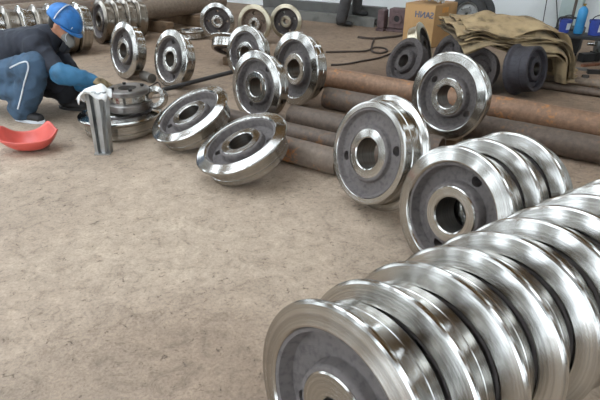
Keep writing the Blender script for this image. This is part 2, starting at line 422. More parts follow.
# rows behind the worker
rd = Vector((math.cos(R_(33)), math.sin(R_(33)), 0))
base = Vector((-3.84, 6.28, .31))
for k in range(7):
    wheel(base + rd * (.168 * k), -140, 10, .325, 'row' if k % 2 else 'steel', 30 * k,
          'wheel of the row behind the worker\'s back, %s from the image edge' % (['first', 'second', 'third', 'fourth', 'fifth', 'sixth', 'seventh'][k]), 'wheels of the row behind the worker', ground=True)
base = Vector((-2.93, 7.52, .31))
for k in range(4):
    wheel(base + rd * (.16 * k), -140, 10, .31, 'row', 30 * k,
          'wheel of the short row beyond the worker\'s cap, %s' % (['nearest the cap', 'second from the cap', 'third from the cap', 'farthest from the cap'][k]), 'wheels of the short row beyond the cap', ground=True)
# the wheel being worked on
wheel((-1.45, 3.80, .16), 90, 89, .325, 'steel', 0, 'wheel lying flat on the floor under the worker\'s gloves', ground=True)

# ------------------------------------------------------------------ pipes
def pipe_mat(name, base, rust, amt):
    m, nt, b = mat_new(name)
    tc = N(nt, 'ShaderNodeTexCoord'); oi = N(nt, 'ShaderNodeObjectInfo')
    ad = N(nt, 'ShaderNodeVectorMath', operation='ADD'); nt.links.new(tc.outputs['Object'], ad.inputs[0])
    mu = N(nt, 'ShaderNodeVectorMath', operation='SCALE'); cx = N(nt, 'ShaderNodeCombineXYZ')
    nt.links.new(oi.outputs['Random'], cx.inputs[0]); nt.links.new(oi.outputs['Random'], cx.inputs[1])
    nt.links.new(cx.outputs[0], mu.inputs[0]); mu.inputs['Scale'].default_value = 17; nt.links.new(mu.outputs[0], ad.inputs[1])
    n1 = N(nt, 'ShaderNodeTexNoise', Scale=5, Detail=7, Roughness=.65); nt.links.new(ad.outputs[0], n1.inputs['Vector'])
    n2 = N(nt, 'ShaderNodeTexNoise', Scale=26, Detail=6, Roughness=.7); nt.links.new(ad.outputs[0], n2.inputs['Vector'])
    c = srgb(base)
    r1 = ramp(nt, n2.outputs['Fac'], [(.3, tuple(x * .6 for x in c[:3]) + (1,)), (.6, c), (.8, tuple(x * 1.3 for x in c[:3]) + (1,))])
    mm = N(nt, 'ShaderNodeMath', operation='MULTIPLY'); nt.links.new(n1.outputs['Fac'], mm.inputs[0]); nt.links.new(n2.outputs['Fac'], mm.inputs[1])
    r2 = ramp(nt, mm.outputs[0], [(.34 - amt, (0, 0, 0, 1)), (.42 - amt, (1, 1, 1, 1))])
    nt.links.new(mix(nt, r2.outputs[0], r1.outputs[0], srgb(rust)), b.inputs['Base Color'])
    b.inputs['Roughness'].default_value = .62; b.inputs['Metallic'].default_value = .25
    bp = N(nt, 'ShaderNodeBump', Strength=.3, Distance=.004); nt.links.new(n2.outputs['Fac'], bp.inputs['Height']); nt.links.new(bp.outputs[0], b.inputs['Normal'])
    return m
PIPE = pipe_mat('rusty_pipe_steel', '#78685a', '#b0703a', .05)
PIPEO = pipe_mat('orange_rust_pipe_steel', '#8f6f57', '#b4773f', .05)
PIPED = pipe_mat('dark_pipe_steel', '#66574b', '#7d5a3c', .03)
PIPEB = pipe_mat('brown_pipe_steel', '#857565', '#8f6a45', .0)
def pipe(a, b, r, mat, label, group=None, wall=.014):
    a, b = Vector(a), Vector(b); L = (b - a).length
    m = lathe('pipe', [(r - wall, 0), (r, 0), (r, L * .5), (r, L), (r - wall, L)], mat, 40, True)
    o = mobj('steel_pipe', m); o.location = a; o.rotation_euler = (b - a).to_track_quat('Z', 'Y').to_euler()
    return tag(o, label, 'pipe', group)
def along(p, az, t): return Vector((p[0] + math.cos(R_(az)) * t, p[1] + math.sin(R_(az)) * t, p[2]))
PG = 'rusty pipes lying behind the wheels'
p = (-.07, 3.164, .088); pipe(along(p, -34, -.12), along(p, -34, .40), .088, PIPE, 'short grey-brown pipe with orange flakes nearest the tipped wheel', PG)
p = (-.076, 3.54, .075); pipe(along(p, -34, -.62), along(p, -34, 1.05), .075, PIPED, 'thin dark pipe lying just behind the front pipe', PG)
p = (-.083, 3.90, .092); pipe(along(p, -35, .02), along(p, -35, 1.3), .092, PIPED, 'dark brown pipe in the middle of the floor pipes', PG)
p = (.245, 4.40, .095); pipe(along(p, -34.5, .0), along(p, -34.5, 4.2), .095, PIPED, 'dark brown pipe running under the long orange pipe', PG)
p = (.411, 4.996, .105); pipe(along(p, -36.6, -.35), along(p, -36.6, 4.6), .105, PIPEO, 'long pipe flushed with orange rust passing behind the upright bright wheel', PG)
p = (2.55, 5.02, .04); pipe(along(p, -36, -.15), along(p, -36, 2.5), .04, PIPED, 'thin dark pipe on the floor right of the black wheel, nearer one', 'thin pipes beyond the orange pipe')
p = (2.68, 5.32, .045); pipe(along(p, -35, .0), along(p, -35, 2.5), .045, PIPEB, 'thin brown pipe on the floor right of the black wheel, farther one', 'thin pipes beyond the orange pipe')
BG = 'brown pipes stacked before the back wall'
d54 = Vector((math.cos(R_(54.5)), math.sin(R_(54.5)), 0))
c0 = Vector((-2.65, 8.2, .34))
pipe(c0 + d54 * .05, c0 + d54 * 2.0, .16, PIPEB, 'thick brown pipe raised on timbers behind the lone standing wheels', BG)
c1 = c0 + Vector((-.33, .24, .02)); pipe(c1 - d54 * 2.2, c1 + d54 * 1.6, .16, PIPED, 'thick dark pipe behind the raised brown pipe', BG)
c2 = c0 + Vector((-.80, .56, .015)); pipe(c2 - d54 * 3.2, c2 + d54 * 1.2, .17, PIPEB, 'thick brown pipe behind the worker\'s row of wheels', BG)
c3 = c0 + Vector((-1.25, .9, .015)); pipe(c3 - d54 * 3.4, c3 + d54 * .8, .17, PIPED, 'thick dark pipe farthest from the wheels, at the wall', BG)
WOOD = simple('old_timber', '#6b553f', .85, 0, 9, .3, .3, 60)
WOODL = simple('pale_timber', '#9a7a55', .8, 0, 9, .3, .3, 60)
def timber(c, size, az, label, mat=WOOD):
    bm = bmesh.new(); box(bm, (0, 0, 0), size, None, .008)
    o = bmobj('timber_block', bm, mat); o.location = c; o.rotation_euler = (0, 0, R_(az)); tag(o, label, 'timber'); return o
for k, (t, lab) in enumerate(((.4, 'timber block under the near end of the raised brown pipe'), (1.2, 'timber block under the far end of the raised brown pipe'))):
    pc = c0 + d54 * t + Vector((-.45, .32, 0)); timber((pc.x, pc.y, .088), (1.9, .14, .175), -35.5, lab)
timber((1.14, 3.50, .03), (.16, .12, .055), -40, 'small timber wedged under the upright bright wheel')
timber((-.76, 6.06, .05), (.36, .14, .10), -30, 'timber block under the wheel lying on its side')

# beam along the wall
CHAN = simple('grey_channel_steel', '#77756f', .6, .3, 5, .2, .1, 40)
def channel(u0, u1, v, z, h, d, label, mat):
    bm = bmesh.new()
    slab(bm, u0, u1, v, v + .02, z, z + h); slab(bm, u0, u1, v + .021, v + d, z + h - .025, z + h); slab(bm, u0, u1, v + .021, v + d, z, z + .025)
    o = bmobj('steel_channel', bm, mat, None, False); tag(o, label, 'steel beam'); return o
pu = Vector((0, 9.772, 0)); u0 = pu.dot(U); v0 = pu.dot(Vd)
channel(u0 - .9, u0 + 1.55, v0 + .02, 0, .15, .16, 'lower grey steel channel on the floor along the white wall', CHAN)
channel(u0 - 1.1, u0 + 1.6, v0 + .26, 0, .30, .14, 'taller grey steel channel against the white wall', simple('dark_channel_steel', '#5f5d59', .6, .3, 5, .2, .1, 40))

# ------------------------------------------------------------------ black bar, worker's bench pieces
BLACK = simple('black_iron', '#34312f', .5, .5, 10, .25, .2, 60)
bm = bmesh.new(); cyl(bm, G(131, 98, .03), PT(232, 72, 5.15), .022, seg=16)
tag(bmobj('iron_bar', bm, BLACK), 'long black iron bar propped between the lone wheel and standing wheels', 'bar')
bm = bmesh.new(); cyl(bm, G(143, 75, .05), G(152, 78.5, .05), .05, seg=24)
tag(bmobj('steel_roller', bm, simple('grey_iron', '#6d6861', .55, .4, 10, .2, .2, 60)), 'small grey steel roller on the floor between the lone standing wheels', 'roller')

# bearing housing on the flat wheel
base = Vector((-1.36, 3.80, .185))
hs = empty('bearing_housing', base); tag(hs, 'turned steel bearing housing standing on the flat wheel by the worker\'s gloves', 'bearing housing')
mobj('lower_ring', lathe('lower_ring', [(.085, 0), (.165, 0), (.172, .01), (.172, .055), (.165, .062), (.085, .062)], GREYRIM, 64, True), hs)
mobj('drum', lathe('drum', [(.08, .062), (.135, .062), (.137, .125), (.08, .125)], STEEL, 64, True), hs)
mobj('upper_flange', lathe('upper_flange', [(.07, .125), (.158, .125), (.163, .132), (.163, .158), (.155, .166), (.07, .166)], GREYRIM, 64, True), hs)
for k in range(4):
    a = 2 * math.pi * k / 4 + .5; bm = bmesh.new(); cyl(bm, (.115 * math.cos(a), .115 * math.sin(a), .165), (.115 * math.cos(a), .115 * math.sin(a), .182), .014, seg=6)
    bmobj('bolt', bm, BLACK, hs, False)
# small ring leaning at the housing
M, n = frame(-100, 30)
o = mobj('steel_collar', lathe('collar', [(.05, -.03), (.085, -.035), (.09, -.03), (.09, .03), (.085, .035), (.05, .03)], STEEL, 56, True))
o.location = G(156, 98, .26); o.rotation_euler = M.to_euler(); tag(o, 'small bright steel collar leaning beside the bearing housing', 'collar')
o.location.z = .262

# folded sheet-metal stand with a rag on its top
SHEET = simple('galvanised_sheet', '#a9aaa9', .32, .9, 6, .18, .05, 30)
st = G(104, 153, 0); top = PT(96, 92, st.y + .03)
stand = empty('metal_stand', st); tag(stand, 'upright folded sheet-metal stand with white rag hung over its top', 'stand')
hgt = top.z; lean = Vector((top.x - st.x, top.y - st.y, 0))
prof = [(-.062, .03), (-.060, -.022), (-.038, -.030), (-.030, .004), (-.008, .010), (.002, -.026), (.024, -.032), (.034, .002), (.052, -.004), (.060, .040)]
bm = bmesh.new(); rings = []
for i in range(7):
    t = i / 6; s = .82 + .28 * t
    rings.append([bm.verts.new((lean.x * t + x * s, lean.y * t + y * s, hgt * t)) for x, y in prof])
for a, b in zip(rings, rings[1:]):
    for k in range(len(prof) - 1): bm.faces.new((a[k], a[k + 1], b[k + 1], b[k]))
o = bmobj('folded_sheet', bm, SHEET, stand, False)
md = o.modifiers.new('thick', 'SOLIDIFY'); md.thickness = .012; md.offset = 0
bm = bmesh.new(); box(bm, (0, 0, .006), (.11, .085, .012)); o = bmobj('foot_plate', bm, SHEET, stand, False)
def rag(name, c, sx, sy, droop, mat, parent=None, seed=1, amp=.02, az=0.0):
    n = 16; V, F = [], []
    for i in range(n + 1):
        for j in range(n + 1):
            x, y = (i / n - .5) * 2, (j / n - .5) * 2
            r = max(abs(x), abs(y)); r2 = math.hypot(x, y)
            wob = noise.noise(Vector((x * 1.7 + seed, y * 1.7, seed * 3.1)))
            k = 1 - .35 * max(0, r2 - .5)
            V.append((x * sx * k, y * sy * k, -droop * max(0, r2 - .35) ** 1.3 + wob * amp * (1 + r)))
    for i in range(n):
        for j in range(n): F.append((i * (n + 1) + j, (i + 1) * (n + 1) + j, (i + 1) * (n + 1) + j + 1, i * (n + 1) + j + 1))
    m = pymesh(name, V, F, mat); o = mobj(name, m, parent); o.location = c; o.rotation_euler = (0, 0, az)
    md = o.modifiers.new('thick', 'SOLIDIFY'); md.thickness = .006
    return o
RAG = simple('white_cotton', '#d8d7d3', .9, 0, 14, .12, .3, 40)
rag('rag', (lean.x - .015, lean.y, hgt + .02), .14, .10, .06, RAG, stand, 4, .035)

# red dented bowl
REDP = simple('red_plastic', '#c9584c', .45, 0, 7, .12, .05, 40)
bc = G(32.5, 149, 0)
def bump(a, deg, wd):
    d = (math.degrees(a) - deg + 180) % 360 - 180; return math.exp(-(d / wd) ** 2)
V, F = [], []; S, NR = 64, 12
for i in range(NR + 1):
    t = i / NR
    for k in range(S):
        a = 2 * math.pi * k / S
        wav = 1 + .06 * math.cos(3 * a + .6) * t
        r = .207 * (t ** .62) * wav
        z = .012 + (.095 + .05 * bump(a, 0, 24) + .07 * bump(a, 58, 24) + .07 * bump(a, 176, 26) - .02 * bump(a, 115, 25) + .012 * bump(a, 235, 20)) * t ** 2.0
        V.append((r * math.cos(a), .74 * r * math.sin(a), z))
for i in range(NR):
    for k in range(S): F.append((i * S + k, i * S + (k + 1) % S, (i + 1) * S + (k + 1) % S, (i + 1) * S + k))
F.append(tuple(range(S))[::-1])
m = pymesh('bowl', V, F, REDP); o = mobj('plastic_bowl', m); o.location = (bc.x, bc.y, .0)
md = o.modifiers.new('thick', 'SOLIDIFY'); md.thickness = .007; md.offset = 1
tag(o, 'dented red plastic bowl with a wavy rim on the floor by the worker', 'bowl')

# ------------------------------------------------------------------ the worker
SKIN = simple('skin', '#b98468', .55, 0, 20, .1, .05, 80)
NAVY = simple('navy_jacket_cloth', '#23262f', .85, 0, 10, .2, .35, 30)
JEAN = simple('blue_denim', '#3a5064', .85, 0, 9, .35, .5, 22)
DARKT = simple('dark_trouser_cloth', '#1f2024', .9, 0, 10, .2, .3, 40)
CAPB = simple('blue_cap', '#2468a6', .55, 0, 14, .4, .3, 30)
SLV = simple('blue_oversleeve', '#2b6384', .6, 0, 9, .25, .5, 25)
GLOVE = simple('work_glove', '#7a6a4e', .9, 0, 16, .3, .5, 70)
SHOE = simple('black_shoe', '#24211f', .6, 0, 10, .2, .2, 40)
WHITE = simple('white_trim', '#c9ccd0', .7, 0, 10, .1, .1, 40)
HAIR = simple('black_hair', '#191615', .8, 0, 40, .3, .4, 120)
MASKG = simple('grey_respirator', '#7d7a74', .7, 0, 12, .2, .3, 50)
def finger_caps(w, d, up, scale=1.0, curl=.6):
    """palm and five bent fingers; w wrist, d pointing direction, up back of the hand"""
    d = d.normalized(); side = d.cross(up).normalized(); up = side.cross(d).normalized()
    caps = [(w, w + d * .045 * scale, .030 * scale, .032 * scale)]
    for k, (sx, L, st) in enumerate(((-.032, .060, .075), (-.011, .072, .082), (.011, .068, .080), (.032, .052, .073))):
        k0 = w + side * sx * scale + d * st * scale
        caps.append((w + side * sx * .5 * scale + d * .02 * scale, k0, .019 * scale, .012 * scale))
        q = k0; ang = 0.25
        for seg in range(3):
            ang += curl * (.55 if seg else .4); L2 = L * scale * (.5, .3, .25)[seg]
            nx = q + (d * math.cos(ang) - up * math.sin(ang)) * L2
            caps.append((q, nx, (.0105 - .0008 * seg) * scale, (.0098 - .0008 * seg) * scale)); q = nx
    t0 = w + d * .025 * scale - side * .03 * scale
    t1 = t0 + (d * .5 - side * .75 - up * .3).normalized() * .04 * scale
    t2 = t1 + (d * .9 - side * .15 - up * .4).normalized() * .035 * scale
    caps += [(t0, t1, .015 * scale, .0125 * scale), (t1, t2, .012 * scale, .0105 * scale)]
    return caps
pelvis = Vector((-2.80, 4.30, .30)); chest = PT(30, 50, 4.29); neck = PT(54, 36, 4.28); head = PT(62, 24.5, 4.26)
sN, sF = PT(37, 47, 4.11), PT(48, 42, 4.46)
eN, eF = PT(61, 74, 3.98), PT(82, 84, 4.36)
wN, wF = PT(93, 80, 4.03), PT(100, 84, 4.22)
hN, hF = pelvis + Vector((.02, -.12, .03)), pelvis + Vector((.02, .12, .03))
kN, kF = PT(36, 65, 4.0), PT(66, 74, 4.42)
aN, aF = Vector((-2.37, 4.03, .085)), Vector((-2.13, 4.36, .085))
crown = (ray(84, 12) - ray(64, 25)); crown = Vector((.61, .04, .79)).normalized()   # crown of the bowed head
face = Vector((.78, -.16, -.61)); face = (face - crown * face.dot(crown)).normalized()
sidev = crown.cross(face).normalized()
HM = Matrix((face, sidev, crown)).transposed()
spine = chest.lerp(pelvis, .5) + Vector((0, 0, .07))
hand_caps = finger_caps(wN, PT(106, 84, 4.0) - wN, Vector((0, -.2, 1))) + finger_caps(wF, PT(114, 88, 4.2) - wF, Vector((0, -.2, 1)))
body = blob('person', [(pelvis, spine, .14, .12), (spine, chest, .12, .13), (chest, neck, .11, .06), (neck, head, .055, .06),
    (chest, sN, .08, .06), (chest, sF, .08, .06), (sN, eN, .05, .04), (eN, wN, .04, .028), (sF, eF, .05, .04), (eF, wF, .04, .028),
    (hN, kN, .075, .055), (kN, aN, .055, .04), (hF, kF, .075, .055), (kF, aF, .055, .04),
    (aN, aN + Vector((.15, -.03, -.05)), .04, .03), (aF, aF + Vector((.15, -.03, -.05)), .04, .03)] ,
    SKIN, None, .010, 4,
    ell=[(head, (.092, .075, .108), HM), (head + face * .05 - crown * .055, (.055, .05, .05), HM),
         (head + face * .098 - crown * .018, (.022, .013, .024), HM),                      # nose
         (head + face * .088 - crown * .062, (.014, .024, .007), HM), (head + face * .085 - crown * .075, (.014, .021, .008), HM),   # lips
         (head - face * .005 - sidev * .078 - crown * .01, (.020, .009, .032), HM), (head - face * .005 + sidev * .078 - crown * .01, (.020, .009, .032), HM)])
tag(body, 'worker squatting in navy jacket and blue jeans with a bright blue cap', 'person')
blob('jacket', [(pelvis + Vector((.02, 0, .03)), spine, .19, .20), (spine, chest, .20, .19), (chest, neck - (neck - chest).normalized() * .02, .165, .095),
     (chest, sN, .15, .11), (chest, sF, .15, .11), (spine + Vector((0, 0, .04)), sN + Vector((-.02, .04, .03)), .17, .11), (spine + Vector((0, 0, .04)), sF, .17, .11), (sN, eN.lerp(sN, .15), .092, .068), (sF, eF.lerp(sF, .2), .09, .065),
     (chest + Vector((.02, .0, -.05)), chest + Vector((.14, .08, -.30)), .15, .12), (spine, neck - (neck - chest).normalized() * .05, .19, .12)], NAVY, body, .012, 5, fold=.0095)
blob('collar', [(neck + sidev * s * .05 - crown * .03, neck + sidev * s * .045 + face * .045 - crown * .05, .035, .03) for s in (-1, 1)] + [(neck - face * .05 - sidev * .05 - crown * .01, neck - face * .05 + sidev * .05 - crown * .01, .03, .03)], NAVY, body, .009, 4)
# two trouser legs as one garment
tr = blob('jeans', [(hN + Vector((-.02, 0, -.05)), kN, .125, .108), (kN, kN.lerp(aN, .5), .108, .115), (kN.lerp(aN, .5), aN + Vector((0, 0, .02)), .115, .105), (hN, kN.lerp(aN, .6), .12, .11),
     (pelvis, hN, .16, .13), (pelvis, hF, .16, .13)], JEAN, body, .012, 5, fold=.0095)
blob('dark_trouser_leg', [(hF, kF, .14, .115), (kF, kF.lerp(aF, .5), .115, .11), (kF.lerp(aF, .5), aF + Vector((0, 0, .05)), .11, .09), (hF, kF.lerp(aF, .6), .12, .11)], DARKT, body, .012, 5, fold=.0095)
# white piping down the jeans
from mathutils.bvhtree import BVHTree
bv = BVHTree.FromPolygons([v.co.copy() for v in tr.data.vertices], [tuple(p.vertices) for p in tr.data.polygons])
pts = []
for (px, py) in ((10, 68), (16, 65), (22, 62.5), (27, 62), (28.5, 67), (27, 74), (24.5, 83), (22, 93), (20, 102), (18, 109)):
    hit = bv.ray_cast(Vector((0, 0, CAMH)), ray(px, py).normalized())
    if hit[0] is not None: pts.append(hit[0] + hit[1] * .003)
bm = bmesh.new(); tube(bm, pts, .006, 8, 4)
bmobj('piping', bm, WHITE, body)
blob('oversleeve', [(eN.lerp(sN, .14), eN, .068, .078), (eN, eN.lerp(wN, .6), .082, .068), (eN.lerp(wN, .6), wN, .066, .042)], SLV, body, .010, 3, fold=.010)
blob('oversleeve', [(eF.lerp(sF, .18), eF, .065, .072), (eF, wF, .072, .042)], SLV, body, .010, 3, fold=.010)
nfc = len(hand_caps) // 2
blob('glove', [(eN.lerp(wN, .9), wN, .036, .034)] + hand_caps[:nfc], GLOVE, body, .0045, 2)
blob('glove', [(eF.lerp(wF, .9), wF, .036, .034)] + hand_caps[nfc:], GLOVE, body, .0045, 2)
def shoe(a, dirv, tip):
    d = Vector(dirv).normalized(); s = Vector((-d.y, d.x, 0))
    o = blob('shoe', [(a + Vector((0, 0, -.015)) - d * .05, a + d * .0 + Vector((0, 0, -.005)), .045, .05), (a + d * .02 + Vector((0, 0, -.03)), a + d * .17 + Vector((0, 0, -.045)), .05, .040)], SHOE, body, .008, 3)
    bm = bmesh.new(); pts = []
    for k in range(24):
        t = 2 * math.pi * k / 24; x = math.cos(t); y = math.sin(t)
        pts.append(a + d * (.06 + .165 * x) + s * (.052 * y * (1 - .12 * x)))
    bot = [bm.verts.new((p.x, p.y, .002)) for p in pts]; tp = [bm.verts.new((p.x, p.y, .026)) for p in pts]
    for k in range(24): bm.faces.new((bot[k], bot[(k + 1) % 24], tp[(k + 1) % 24], tp[k]))
    bm.faces.new(bot[::-1]); bm.faces.new(tp)
    so = bmobj('sole', bm, tip); so.parent = body; so.matrix_parent_inverse = body.matrix_world.inverted()
shoe(aN, (.93, -.35, 0), WHITE); shoe(aF, (.95, -.3, 0), SHOE)
# head gear
cap_c = head + crown * .045 + face * .004
V, F = [], []; S, NR = 40, 12
for i in range(NR + 1):
    ph = (i / NR) * R_(100)
    for k in range(S):
        a = 2 * math.pi * k / S
        rx = .148 + .004 * math.cos(4 * a); ry = .122
        pr = math.sin(ph); z = .128 * math.cos(ph) + .004 * math.cos(6 * a) * pr
        V.append(cap_c + HM @ Vector((rx * pr * math.cos(a), ry * pr * math.sin(a), z)))
for i in range(NR):
    for k in range(S): F.append((i * S + k, i * S + (k + 1) % S, (i + 1) * S + (k + 1) % S, (i + 1) * S + k))
cap = mobj('cap', pymesh('cap', V, F, CAPB), body)
md = cap.modifiers.new('thick', 'SOLIDIFY'); md.thickness = .006; md.offset = 1
V, F = [], []
for i in range(5):
    t = i / 4
    for k in range(17):
        a = R_(-72 + 144 * k / 16)
        V.append(cap_c + HM @ Vector(((.146 + .030 * t * math.cos(a * .9)) * math.cos(a), (.121 + .010 * t) * math.sin(a), -.022 - .020 * t * math.cos(a))))
for i in range(4):
    for k in range(16): F.append((i * 17 + k, i * 17 + k + 1, (i + 1) * 17 + k + 1, (i + 1) * 17 + k))
br = mobj('brim', pymesh('brim', V, F, CAPB), cap); md = br.modifiers.new('thick', 'SOLIDIFY'); md.thickness = .006
bm = bmesh.new()
arc = [cap_c + HM @ Vector((-.02, .129 * math.cos(t), .134 * math.sin(t))) for t in [R_(x) for x in range(0, 181, 20)]]
tube(bm, arc, .0045, 8, 3); bmobj('strap', bm, WHITE, cap)
bm = bmesh.new()
tube(bm, [cap_c + HM @ Vector((.112, -.075, .02)), head + HM @ Vector((.10, -.075, -.03)), head + HM @ Vector((.115, -.05, -.075))], .0035, 8, 4); bmobj('mask_strap', bm, WHITE, body)
blob('respirator', [], MASKG, body, .008, 3, ell=[(head + face * .085 - crown * .06, (.055, .055, .05), HM), (head + face * .12 - crown * .085, (.045, .045, .045), HM)])
bm = bmesh.new(); box(bm, head + face * .11 - crown * .13, (.06, .075, .12), HM, .012); bmobj('filter_box', bm, DARKT, body, False)
blob('hair', [], HAIR, body, .008, 2, ell=[(head - face * .035 + crown * .0, (.075, .08, .085), HM)])
for s in (-1, 1):
    bm = bmesh.new(); sph(bm, head + face * .083 + sidev * s * .033 + crown * .005, .0115, 12); eo = bmobj('eye', bm, WHITE, body)
    bm = bmesh.new(); sph(bm, head + face * .0915 + sidev * s * .033 + crown * .004, .0055, 10); bmobj('iris', bm, HAIR, eo)

# second person: only trousers and shoes reach into the picture
f2 = G(341, 26.5, 0)
def stand_person(f, az):
    d = Vector((math.cos(az), math.sin(az), 0)); s = Vector((-d.y, d.x, 0)); up = Vector((0, 0, 1))
    fa, fb = f + up * .09 - s * 0, f + d * .24 + s * .26 + up * .235
    hip = f + d * .10 + s * .1 + up * .88
    kA = f + d * .08 + up * .48 + s * .01; kB = f + d * .26 + s * .18 + up * .62
    ch = hip + up * .42 + d * .04; nk = hip + up * .60 + d * .05; hd = nk + up * .16 + d * .02
    sA, sB = ch + up * .1 - s * .18, ch + up * .1 + s * .18
    HM2 = Matrix((d, s, up)).transposed()
    b = blob('person', [(hip, ch, .14, .15), (ch, nk, .13, .06), (nk, hd, .055, .06), (hip - s * .09, kA, .075, .055), (kA, fa, .055, .04), (hip + s * .09, kB, .075, .055), (kB, fb, .055, .04),
        (fa, fa + d * .15 - up * .05, .04, .03), (fb, fb + d * .15 - up * .05, .04, .03),
        (ch + up * .08, sA, .09, .06), (ch + up * .08, sB, .09, .06), (sA, sA - up * .28, .05, .04), (sA - up * .28, sA - up * .50 + d * .1, .04, .03), (sB, sB - up * .28, .05, .04), (sB - up * .28, sB - up * .50 + d * .1, .04, .03)]
        + finger_caps(sA - up * .50 + d * .1, d * .3 - up, d) + finger_caps(sB - up * .50 + d * .1, d * .3 - up, d),
        SKIN, None, .012, 3, ell=[(hd, (.09, .075, .115), HM2), (hd + d * .095 - up * .015, (.018, .012, .02), HM2), (hd - s * .077, (.02, .009, .03), HM2), (hd + s * .077, (.02, .009, .03), HM2)])
    tag(b, 'person standing at the white wall in dark grey trousers and black shoes', 'person')
    blob('trousers', [(hip, hip - s * .09, .15, .12), (hip, hip + s * .09, .15, .12), (hip - s * .09, kA, .12, .105), (kA, fa + up * .03, .105, .10), (hip + s * .09, kB, .12, .10), (kB, fb + up * .03, .10, .09)], simple('charcoal_trousers', '#3d3a39', .85, 0, 10, .2, .3, 40), b, .014, 4)
    blob('jacket', [(hip + up * .05, ch, .18, .19), (ch, nk - up * .04, .17, .09), (ch + up * .08, sA, .12, .09), (ch + up * .08, sB, .12, .09), (sA, sA - up * .28, .08, .07), (sA - up * .28, sA - up * .46 + d * .09, .07, .055), (sB, sB - up * .28, .08, .07), (sB - up * .28, sB - up * .46 + d * .09, .07, .055)], NAVY, b, .016, 4)
    blob('hair', [], HAIR, b, .01, 2, ell=[(hd - d * .015 + up * .03, (.095, .082, .10), HM2)])
    for a in (fa, fb): blob('shoe', [(a - up * .02 - d * .04, a + d * .17 - up * .045, .052, .042)], SHOE, b, .010, 3)
stand_person(f2, R_(-10))

# ------------------------------------------------------------------ burlap sacks
BURL = [simple('burlap_%d' % i, c, .95, 0, 9, .38, .8, 90) for i, c in enumerate(('#8f7c5e', '#776547', '#a48d69', '#655540'))]
OFF = {}
def layer_off(k, x, y):
    """height of sheet k above the first, never less than the sheet below plus its thickness"""
    o = 0.0
    for q in range(k):
        o += .0085 + .030 * max(0, noise.noise(Vector((x * 3.0 + q * 5.3, y * 5.3, q * 2.7))) + .02)
    return o
def sack(k, n, x0, x1, y0, y1, z, droop, label, seed):
    NX, NY = 48, 24; V, F = [], []
    rnd = random.Random(seed)
    sh = rnd.uniform(-.09, .06); skew = rnd.uniform(-.10, .10); ln = 1 + droop + rnd.uniform(-.16, .12)
    L = (x1 - x0); ph = [rnd.uniform(0, 6) for _ in range(3)]; fa = rnd.uniform(.012, .05) + (.03 if k < 3 else 0); fw_ = rnd.uniform(4, 11)
    for i in range(NX + 1):
        s = L * ln * i / NX + sh
        for j in range(NY + 1):
            t = j / NY
            y = y0 + (y1 - y0) * t + skew * (s / L - .5) * (1 - t) + .022 * math.sin(7 * s + ph[1]) * (1 - t)
            xs2 = L * .62 + .09 * math.sin(3.2 * y + 1.0)
            ox = x0 + min(s, xs2)
            off = layer_off(k, s, y)
            rr = .27 + off
            if s <= xs2: x, dz = s, 0.0
            else:
                a = min((s - xs2) / .30, 1.30); rest = max(0, (s - xs2) - .30 * 1.30)
                x = xs2 + rr * math.sin(a) + rest * math.cos(1.30); dz = -rr * (1 - math.cos(a)) - rest * math.sin(1.30)
            wob = .035 * noise.noise(Vector((s * 2.6, y * 3.0, 1.7))) + .016 * math.sin(8 * s + 4 * y) + .012 * noise.noise(Vector((s * 9, y * 8, 3.0)))
            crn = .05 * math.sin(math.pi * min(1, s / xs2 * .8 + .15)) + .03 * max(0, y - y0) / .78
            front = -fa * max(0, .26 - t) / .26 * (1 + .8 * math.sin(fw_ * s + ph[0]))
            if dz < 0: x += .045 * math.sin(15 * y + .4 * k) * min(1, -dz * 5)
            V.append((x0 + x, y, max(.10 + off * .3, z + dz + wob + crn + front + off)))
    for i in range(NX):
        for j in range(NY): F.append((i * (NY + 1) + j, (i + 1) * (NY + 1) + j, (i + 1) * (NY + 1) + j + 1, i * (NY + 1) + j + 1))
    m = pymesh('sack', V, F, BURL[k % 4] if k < n - 1 else BURL[2]); o = mobj('burlap_sack', m)
    md = o.modifiers.new('thick', 'SOLIDIFY'); md.thickness = .0055; md.offset = 1
    tag(o, label, 'sack', 'pile of burlap sacks')
NS = 13
SN = ['lowest', 'second from the bottom', 'third from the bottom', 'fourth from the bottom', 'fifth from the bottom', 'sixth from the bottom', 'middle', 'sixth from the top', 'fifth from the top', 'fourth from the top', 'third from the top', 'second from the top', 'topmost']
for k in range(NS):
    sack(k, NS, 1.62, 2.92, 4.84 + .06 * ((k * 5) % 4) / 2 + .012 * k, 5.80, .43, .12, 'brown burlap sack draped over the dark wheels, %s of its pile' % SN[k], 11 + k)

# ------------------------------------------------------------------ cardboard box with mirrored print, bag on top
CARD = simple('cardboard', '#b08a5c', .85, 0, 5, .1, .1, 50)
PRINT = simple('blue_grey_print', '#4d5a70', .8, 0, 10, .1, 0)
TAPE = simple('orange_tape', '#c98a35', .5, 0, 10, .1, 0)
bl = PT(402, 42, 7.45); br = bl + Vector((.345, -.345, 0)); brr = PT(463, 38, 7.45)
bx = empty('cardboard_box', (0, 0, 0))
fdir = Vector((br.x - bl.x, br.y - bl.y, 0)); fw = fdir.length; fdir.normalize(); bdir = Vector((-fdir.y, fdir.x, 0))
bx.location = (bl.x, bl.y, 0); bx.rotation_euler = (0, 0, math.atan2(fdir.y, fdir.x))
bw, bd = fw, .60; ztop = .56
bm = bmesh.new(); box(bm, (bw / 2, bd / 2, ztop / 2), (bw, bd, ztop), None, .006); bmobj('carton', bm, CARD, bx, False)
for nm, yy, ang in (('flap', .0, 8), ('flap', bd, -8)):
    bm = bmesh.new(); sgn = 1 if yy == 0 else -1
    box(bm, (bw / 2, yy + sgn * bd * .245, ztop + .006), (bw - .004, bd * .485, .005)); bmobj(nm, bm, CARD, bx, False)
